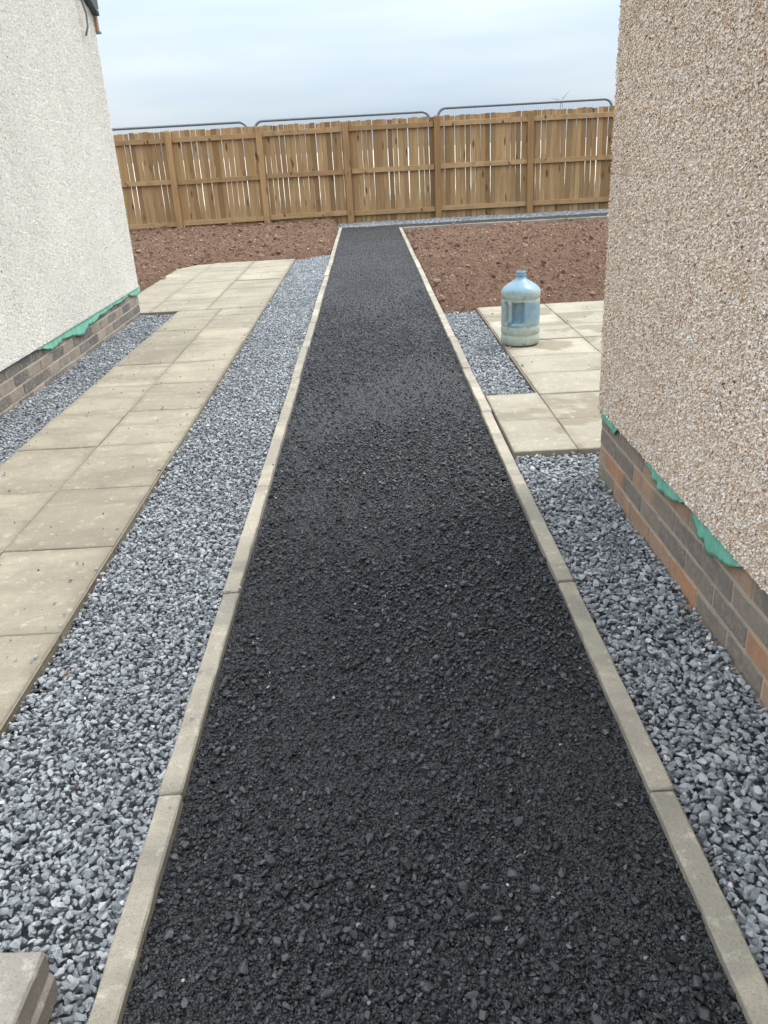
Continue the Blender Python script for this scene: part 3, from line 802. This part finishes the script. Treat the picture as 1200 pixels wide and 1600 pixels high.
# ------------------------------------------------------------------ timber fence
FY = 17.40
FE = empty('timber_fence', (0, FY, -0.02)); tag(FE, 'brown close board timber fence with posts and three rails', 'fence')
posts = [-10.6, -8.89, -7.18, -5.45, -3.74, -2.0, -0.335, 1.405, 3.225, 4.94, 6.66, 8.38, 10.1, 11.82]
post_mesh = [box_mesh('post_%d' % k, (0.115, 0.1, 1.0), M_POST, 0.006, (0, 0, 8), 0.002, True, k) for k in range(3)]
picket_mesh = [box_mesh('picket_%d' % k, (0.094, 0.016, 1.0), M_PICKET, 0.002, (0, 0, 7), 0.0032, True, k) for k in range(8)]
for i, x in enumerate(posts):
    o = obj('post', post_mesh[i % 3], FE, (x, 0.0, -0.1), (random.uniform(-.006, .006), random.uniform(-.01, .006), random.uniform(-.03, .03)))
    o.scale.z = 1.945 + random.uniform(-.012, .012)
for i in range(len(posts) - 1):
    a, b = posts[i] + 0.0585, posts[i + 1] - 0.0585
    dz = random.uniform(-0.015, 0.015)
    rl = box_mesh('rail', (b - a, 0.045, 0.088), M_RAIL, 0.003, (4, 0, 0), 0.0015, False, i)
    kb = box_mesh('kick_board', (posts[i + 1] - posts[i] - 0.004, 0.022, 0.17), M_RAIL, 0.002, (3, 0, 0), 0.001, True, i)
    obj('kick_board', kb, FE, ((posts[i] + posts[i + 1]) / 2, 0.076, -0.03))
    for zc in (1.685, 0.935, 0.165):
        obj('rail', rl, FE, ((a + b) / 2, 0.02, zc + 0.02 + dz + random.uniform(-.008, .008)), (random.uniform(-.02, .02), random.uniform(-.006, .006), 0))
random.seed(21)
x = posts[0]
while x < posts[-1]:
    w = random.choice((0.95, 1.0, 1.0, 1.04))
    o = obj('picket', random.choice(picket_mesh), FE, (x, 0.053 + random.uniform(0, 0.002), random.uniform(-.02, .0)), (random.uniform(-.003, .003), random.uniform(-.005, .005), random.uniform(-.02, .02)))
    o.scale = (w, 1, 1.855 + random.uniform(-.006, .006))
    x += 0.094 * w + random.choice((0.001, 0.003, 0.0055, 0.008, 0.011))

# ------------------------------------------------------------------ temporary site fencing behind
def site_panel(label, x0, x1, ztop, y):
    e = empty('site_fence_panel', ((x0 + x1) / 2, y, -0.14)); tag(e, label, 'fence panel', 'temporary steel fence panels behind the timber fence')
    w = (x1 - x0) / 2; zt = ztop + 0.14; zb = 0.12; r = 0.16
    pts = [(-w, 0, zb)]
    for k in range(9):
        a = math.pi - k * math.pi / 16; pts.append((-w + r + r * math.cos(a), 0, zt - r + r * math.sin(a)))
    for k in range(9):
        a = math.pi / 2 - k * math.pi / 16; pts.append((w - r + r * math.cos(a), 0, zt - r + r * math.sin(a)))
    pts.append((w, 0, zb))
    bm = bmesh.new(); tube_bm(bm, pts, 0.027, 10, True)
    obj('frame', bmmesh('site_frame', bm, M_GALV, True), e)
    bm = bmesh.new()
    nx = int(2 * w / 0.04)
    for k in range(1, nx):
        xx = -w + 2 * w * k / nx
        d = min(xx + w, w - xx); top = zt if d > r else zt - r + math.sqrt(max(0, r * r - (r - d) ** 2))
        tube_bm(bm, [(xx, 0, zb), (xx, 0, top - 0.01)], 0.0017, 4)
    for k in range(1, 9):
        tube_bm(bm, [(-w, 0.004, zb + (zt - zb - 0.2) * k / 9), (w, 0.004, zb + (zt - zb - 0.2) * k / 9)], 0.0017, 4)
    obj('wire_mesh', bmmesh('site_wire', bm, M_GALV), e)
    for sx in (-w + 0.02, w - 0.02):
        obj('foot_block', box_mesh('foot_block', (0.22, 0.6, 0.13), M_FOOT, 0.02), e, (sx, 0, 0))
site_panel('steel mesh site fence panel with bowed top rail nearest the pale house', -5.80, -2.36, 1.955, 18.6)
site_panel('middle steel mesh site fence panel behind the timber fence, in line with the path end', -2.20, 1.37, 1.955, 18.6)
site_panel('steel mesh site fence panel in front of the distant wind turbine', 1.54, 5.09, 2.0, 18.6)

# ------------------------------------------------------------------ wind turbine
ty = 1600.0
WT = empty('wind_turbine', (347.6, ty, -0.14)); tag(WT, 'distant grey three bladed wind turbine on the skyline', 'wind turbine')
bm = bmesh.new(); tube_bm(bm, [(0, 0, 0), (0, 0, 30), (0, 0, 61)], [1.7, 1.4, 1.0], 12); obj('tower', bmmesh('tower', bm, M_TURB, True), WT)
nac = obj('nacelle', box_mesh('nacelle', (2.4, 6, 2.6), M_TURB, 0.6, base=False), WT, (0, 0, 62.2))
bm = bmesh.new(); tube_bm(bm, [(0, -5.2, 62.2), (0, -4.6, 62.2), (0, -3, 62.2)], [0.3, 1.1, 1.3], 12); obj('hub', bmmesh('hub', bm, M_TURB, True), WT)
for k, a in enumerate((R(43), R(163), R(283))):
    d = Vector((math.sin(a), 0, math.cos(a))); s = Vector((math.cos(a), 0, -math.sin(a)))
    bm = bmesh.new(); rings = []
    for t, c in ((0.0, 0.8), (0.12, 1.0), (0.22, 1.5), (0.6, 0.95), (1.0, 0.35)):
        p = Vector((0, -4.2, 62.2)) + d * (1 + 19 * t)
        rings.append([bm.verts.new(p + s * c * u + Vector((0, v, 0))) for u, v in ((-0.5, 0), (-0.15, 0.22), (0.6, 0), (-0.15, -0.22))])
    for A, B in zip(rings, rings[1:]):
        for q in range(4): bm.faces.new((A[q], A[(q + 1) % 4], B[(q + 1) % 4], B[q]))
    bm.faces.new(rings[0]); bm.faces.new(rings[-1])
    obj('blade', bmmesh('blade', bm, M_TURB), WT)

# ------------------------------------------------------------------ water bottle
def bottle_mat():
    m = Mat('bottle_plastic', 0.32, 0.5)
    v = m.coord('Object'); sx = m.n.new('ShaderNodeSeparateXYZ'); m.l.new(v, sx.inputs[0]); z = sx.outputs['Z']
    blue = m.mix(m.noise(v, 9, 4), (0.27, 0.48, 0.66), (0.45, 0.65, 0.76))
    d = m.noise(v, 7, 6, 0.68)
    zt = m.math('MULTIPLY', z, 2.04)
    band = m.ramp(zt, [(0.0, 0.86), (0.13, 0.76), (0.25, 0.70), (0.32, 0.56), (0.56, 0.54), (0.66, 0.70), (0.72, 0.66), (0.78, 0.46), (0.88, 0.34), (1.0, 0.2)])
    dirt = m.ramp(m.math('ADD', d, m.math('SUBTRACT', band, 0.62)), [(0.34, 0.0), (0.54, 1.0)])
    dust = m.mix(m.noise(v, 22, 5, 0.7), (0.24, 0.255, 0.18), (0.54, 0.60, 0.52))
    c = m.mix(m.math('MULTIPLY', dirt, 0.85), blue, dust)
    sp = m.ramp(m.noise(v, 26, 6, 0.78), [(0.56, 0.0), (0.66, 0.9)])
    sp = m.math('MULTIPLY', sp, m.ramp(band, [(0.3, 0.1), (0.7, 1.0)]))
    c = m.mix(sp, c, (0.11, 0.085, 0.05))
    m.color(c)
    tr = m.math('MULTIPLY', m.math('SUBTRACT', 1.0, dirt), 0.48)
    m.l.new(tr, m.b.inputs['Transmission Weight'])
    m.b.inputs['IOR'].default_value = 1.35
    m.rough(m.math('MULTIPLY_ADD', dirt, 0.35, 0.28))
    return m.m
M_BOT = bottle_mat()
prof = [(0.0, 0.014), (0.06, 0.010), (0.105, 0.003), (0.120, 0.001), (0.1295, 0.008), (0.1340, 0.022), (0.1345, 0.045), (0.1335, 0.060), (0.1290, 0.068), (0.1285, 0.074),
        (0.1330, 0.082), (0.1345, 0.09), (0.1345, 0.112), (0.1330, 0.122), (0.1295, 0.129), (0.1295, 0.134), (0.1325, 0.142), (0.133, 0.152)]
prof += [(0.133, 0.152 + 0.008 * k) for k in range(1, 19)]
prof += [(0.1325, 0.303), (0.129, 0.310), (0.1285, 0.317), (0.1335, 0.326), (0.1352, 0.338), (0.1352, 0.352), (0.134, 0.362), (0.1305, 0.372), (0.122, 0.384), (0.106, 0.398),
         (0.084, 0.413), (0.060, 0.427), (0.043, 0.438), (0.033, 0.448), (0.029, 0.457), (0.0285, 0.464), (0.0325, 0.466), (0.0325, 0.470), (0.0285, 0.472),
         (0.0285, 0.480), (0.0315, 0.482), (0.0315, 0.487), (0.0285, 0.489), (0.0285, 0.494), (0.026, 0.495), (0.0255, 0.488)]
NS = 112; AZ = R(-122)                      # the grip recess faces the path
bm = bmesh.new(); rings = []
def sm(a, b, t):
    t = min(1, max(0, (t - a) / (b - a))); return t * t * (3 - 2 * t)
for (r, z) in prof:
    ring = []
    for k in range(NS):
        a = 2 * math.pi * k / NS
        da = abs((a - AZ + math.pi) % (2 * math.pi) - math.pi)
        w = (1 - sm(R(28), R(36), da)) * sm(0.152, 0.166, z) * (1 - sm(0.286, 0.302, z))
        rr = r - 0.052 * w + (0.0012 * math.sin(5 * a + z * 40) if 0.14 < z < 0.3 else 0)
        ring.append(bm.verts.new((rr * math.cos(a), rr * math.sin(a), z)))
    rings.append(ring)
for A, B in zip(rings, rings[1:]):
    for k in range(NS): bm.faces.new((A[k], A[(k + 1) % NS], B[(k + 1) % NS], B[k]))
bmesh.ops.remove_doubles(bm, verts=bm.verts, dist=1e-5)
BT = empty('water_bottle', (1.025, 5.80, 0.004)); tag(BT, 'large dirty blue plastic water bottle standing on the patio slabs', 'bottle')
body = obj('body', bmmesh('bottle_body', bm, M_BOT, True), BT)
md = body.modifiers.new('wall', 'SOLIDIFY'); md.thickness = 0.0025; md.offset = -1
bm = bmesh.new(); ha = AZ - R(13)
tube_bm(bm, [(0.123 * math.cos(ha), 0.123 * math.sin(ha), 0.15), (0.119 * math.cos(ha), 0.119 * math.sin(ha), 0.18), (0.118 * math.cos(ha), 0.118 * math.sin(ha), 0.228),
             (0.119 * math.cos(ha), 0.119 * math.sin(ha), 0.275), (0.123 * math.cos(ha), 0.123 * math.sin(ha), 0.304)], [0.019, 0.014, 0.0135, 0.014, 0.019], 14)
obj('handle', bmmesh('bottle_handle', bm, M_BOT, True), BT)

# ------------------------------------------------------------------ spare edging stacked on the gravel
for k, (x, y, z, a) in enumerate(((-0.690, 0.535, -0.006, R(0.3)), (-0.706, 0.54, 0.046, R(-1.0)))):
    o = obj('concrete_edging', box_mesh('concrete_edging_%d' % k, (0.16, 0.915, 0.05), M_BLOCK, 0.005, (3, 10, 0), 0.0015, True, k + 40), None, (x, y, z), (0, 0, a))
    tag(o, ('spare concrete edging stone lying on the gravel under another', 'spare concrete edging stone with speckled pale face, laid on top of another')[k], 'edging stone')
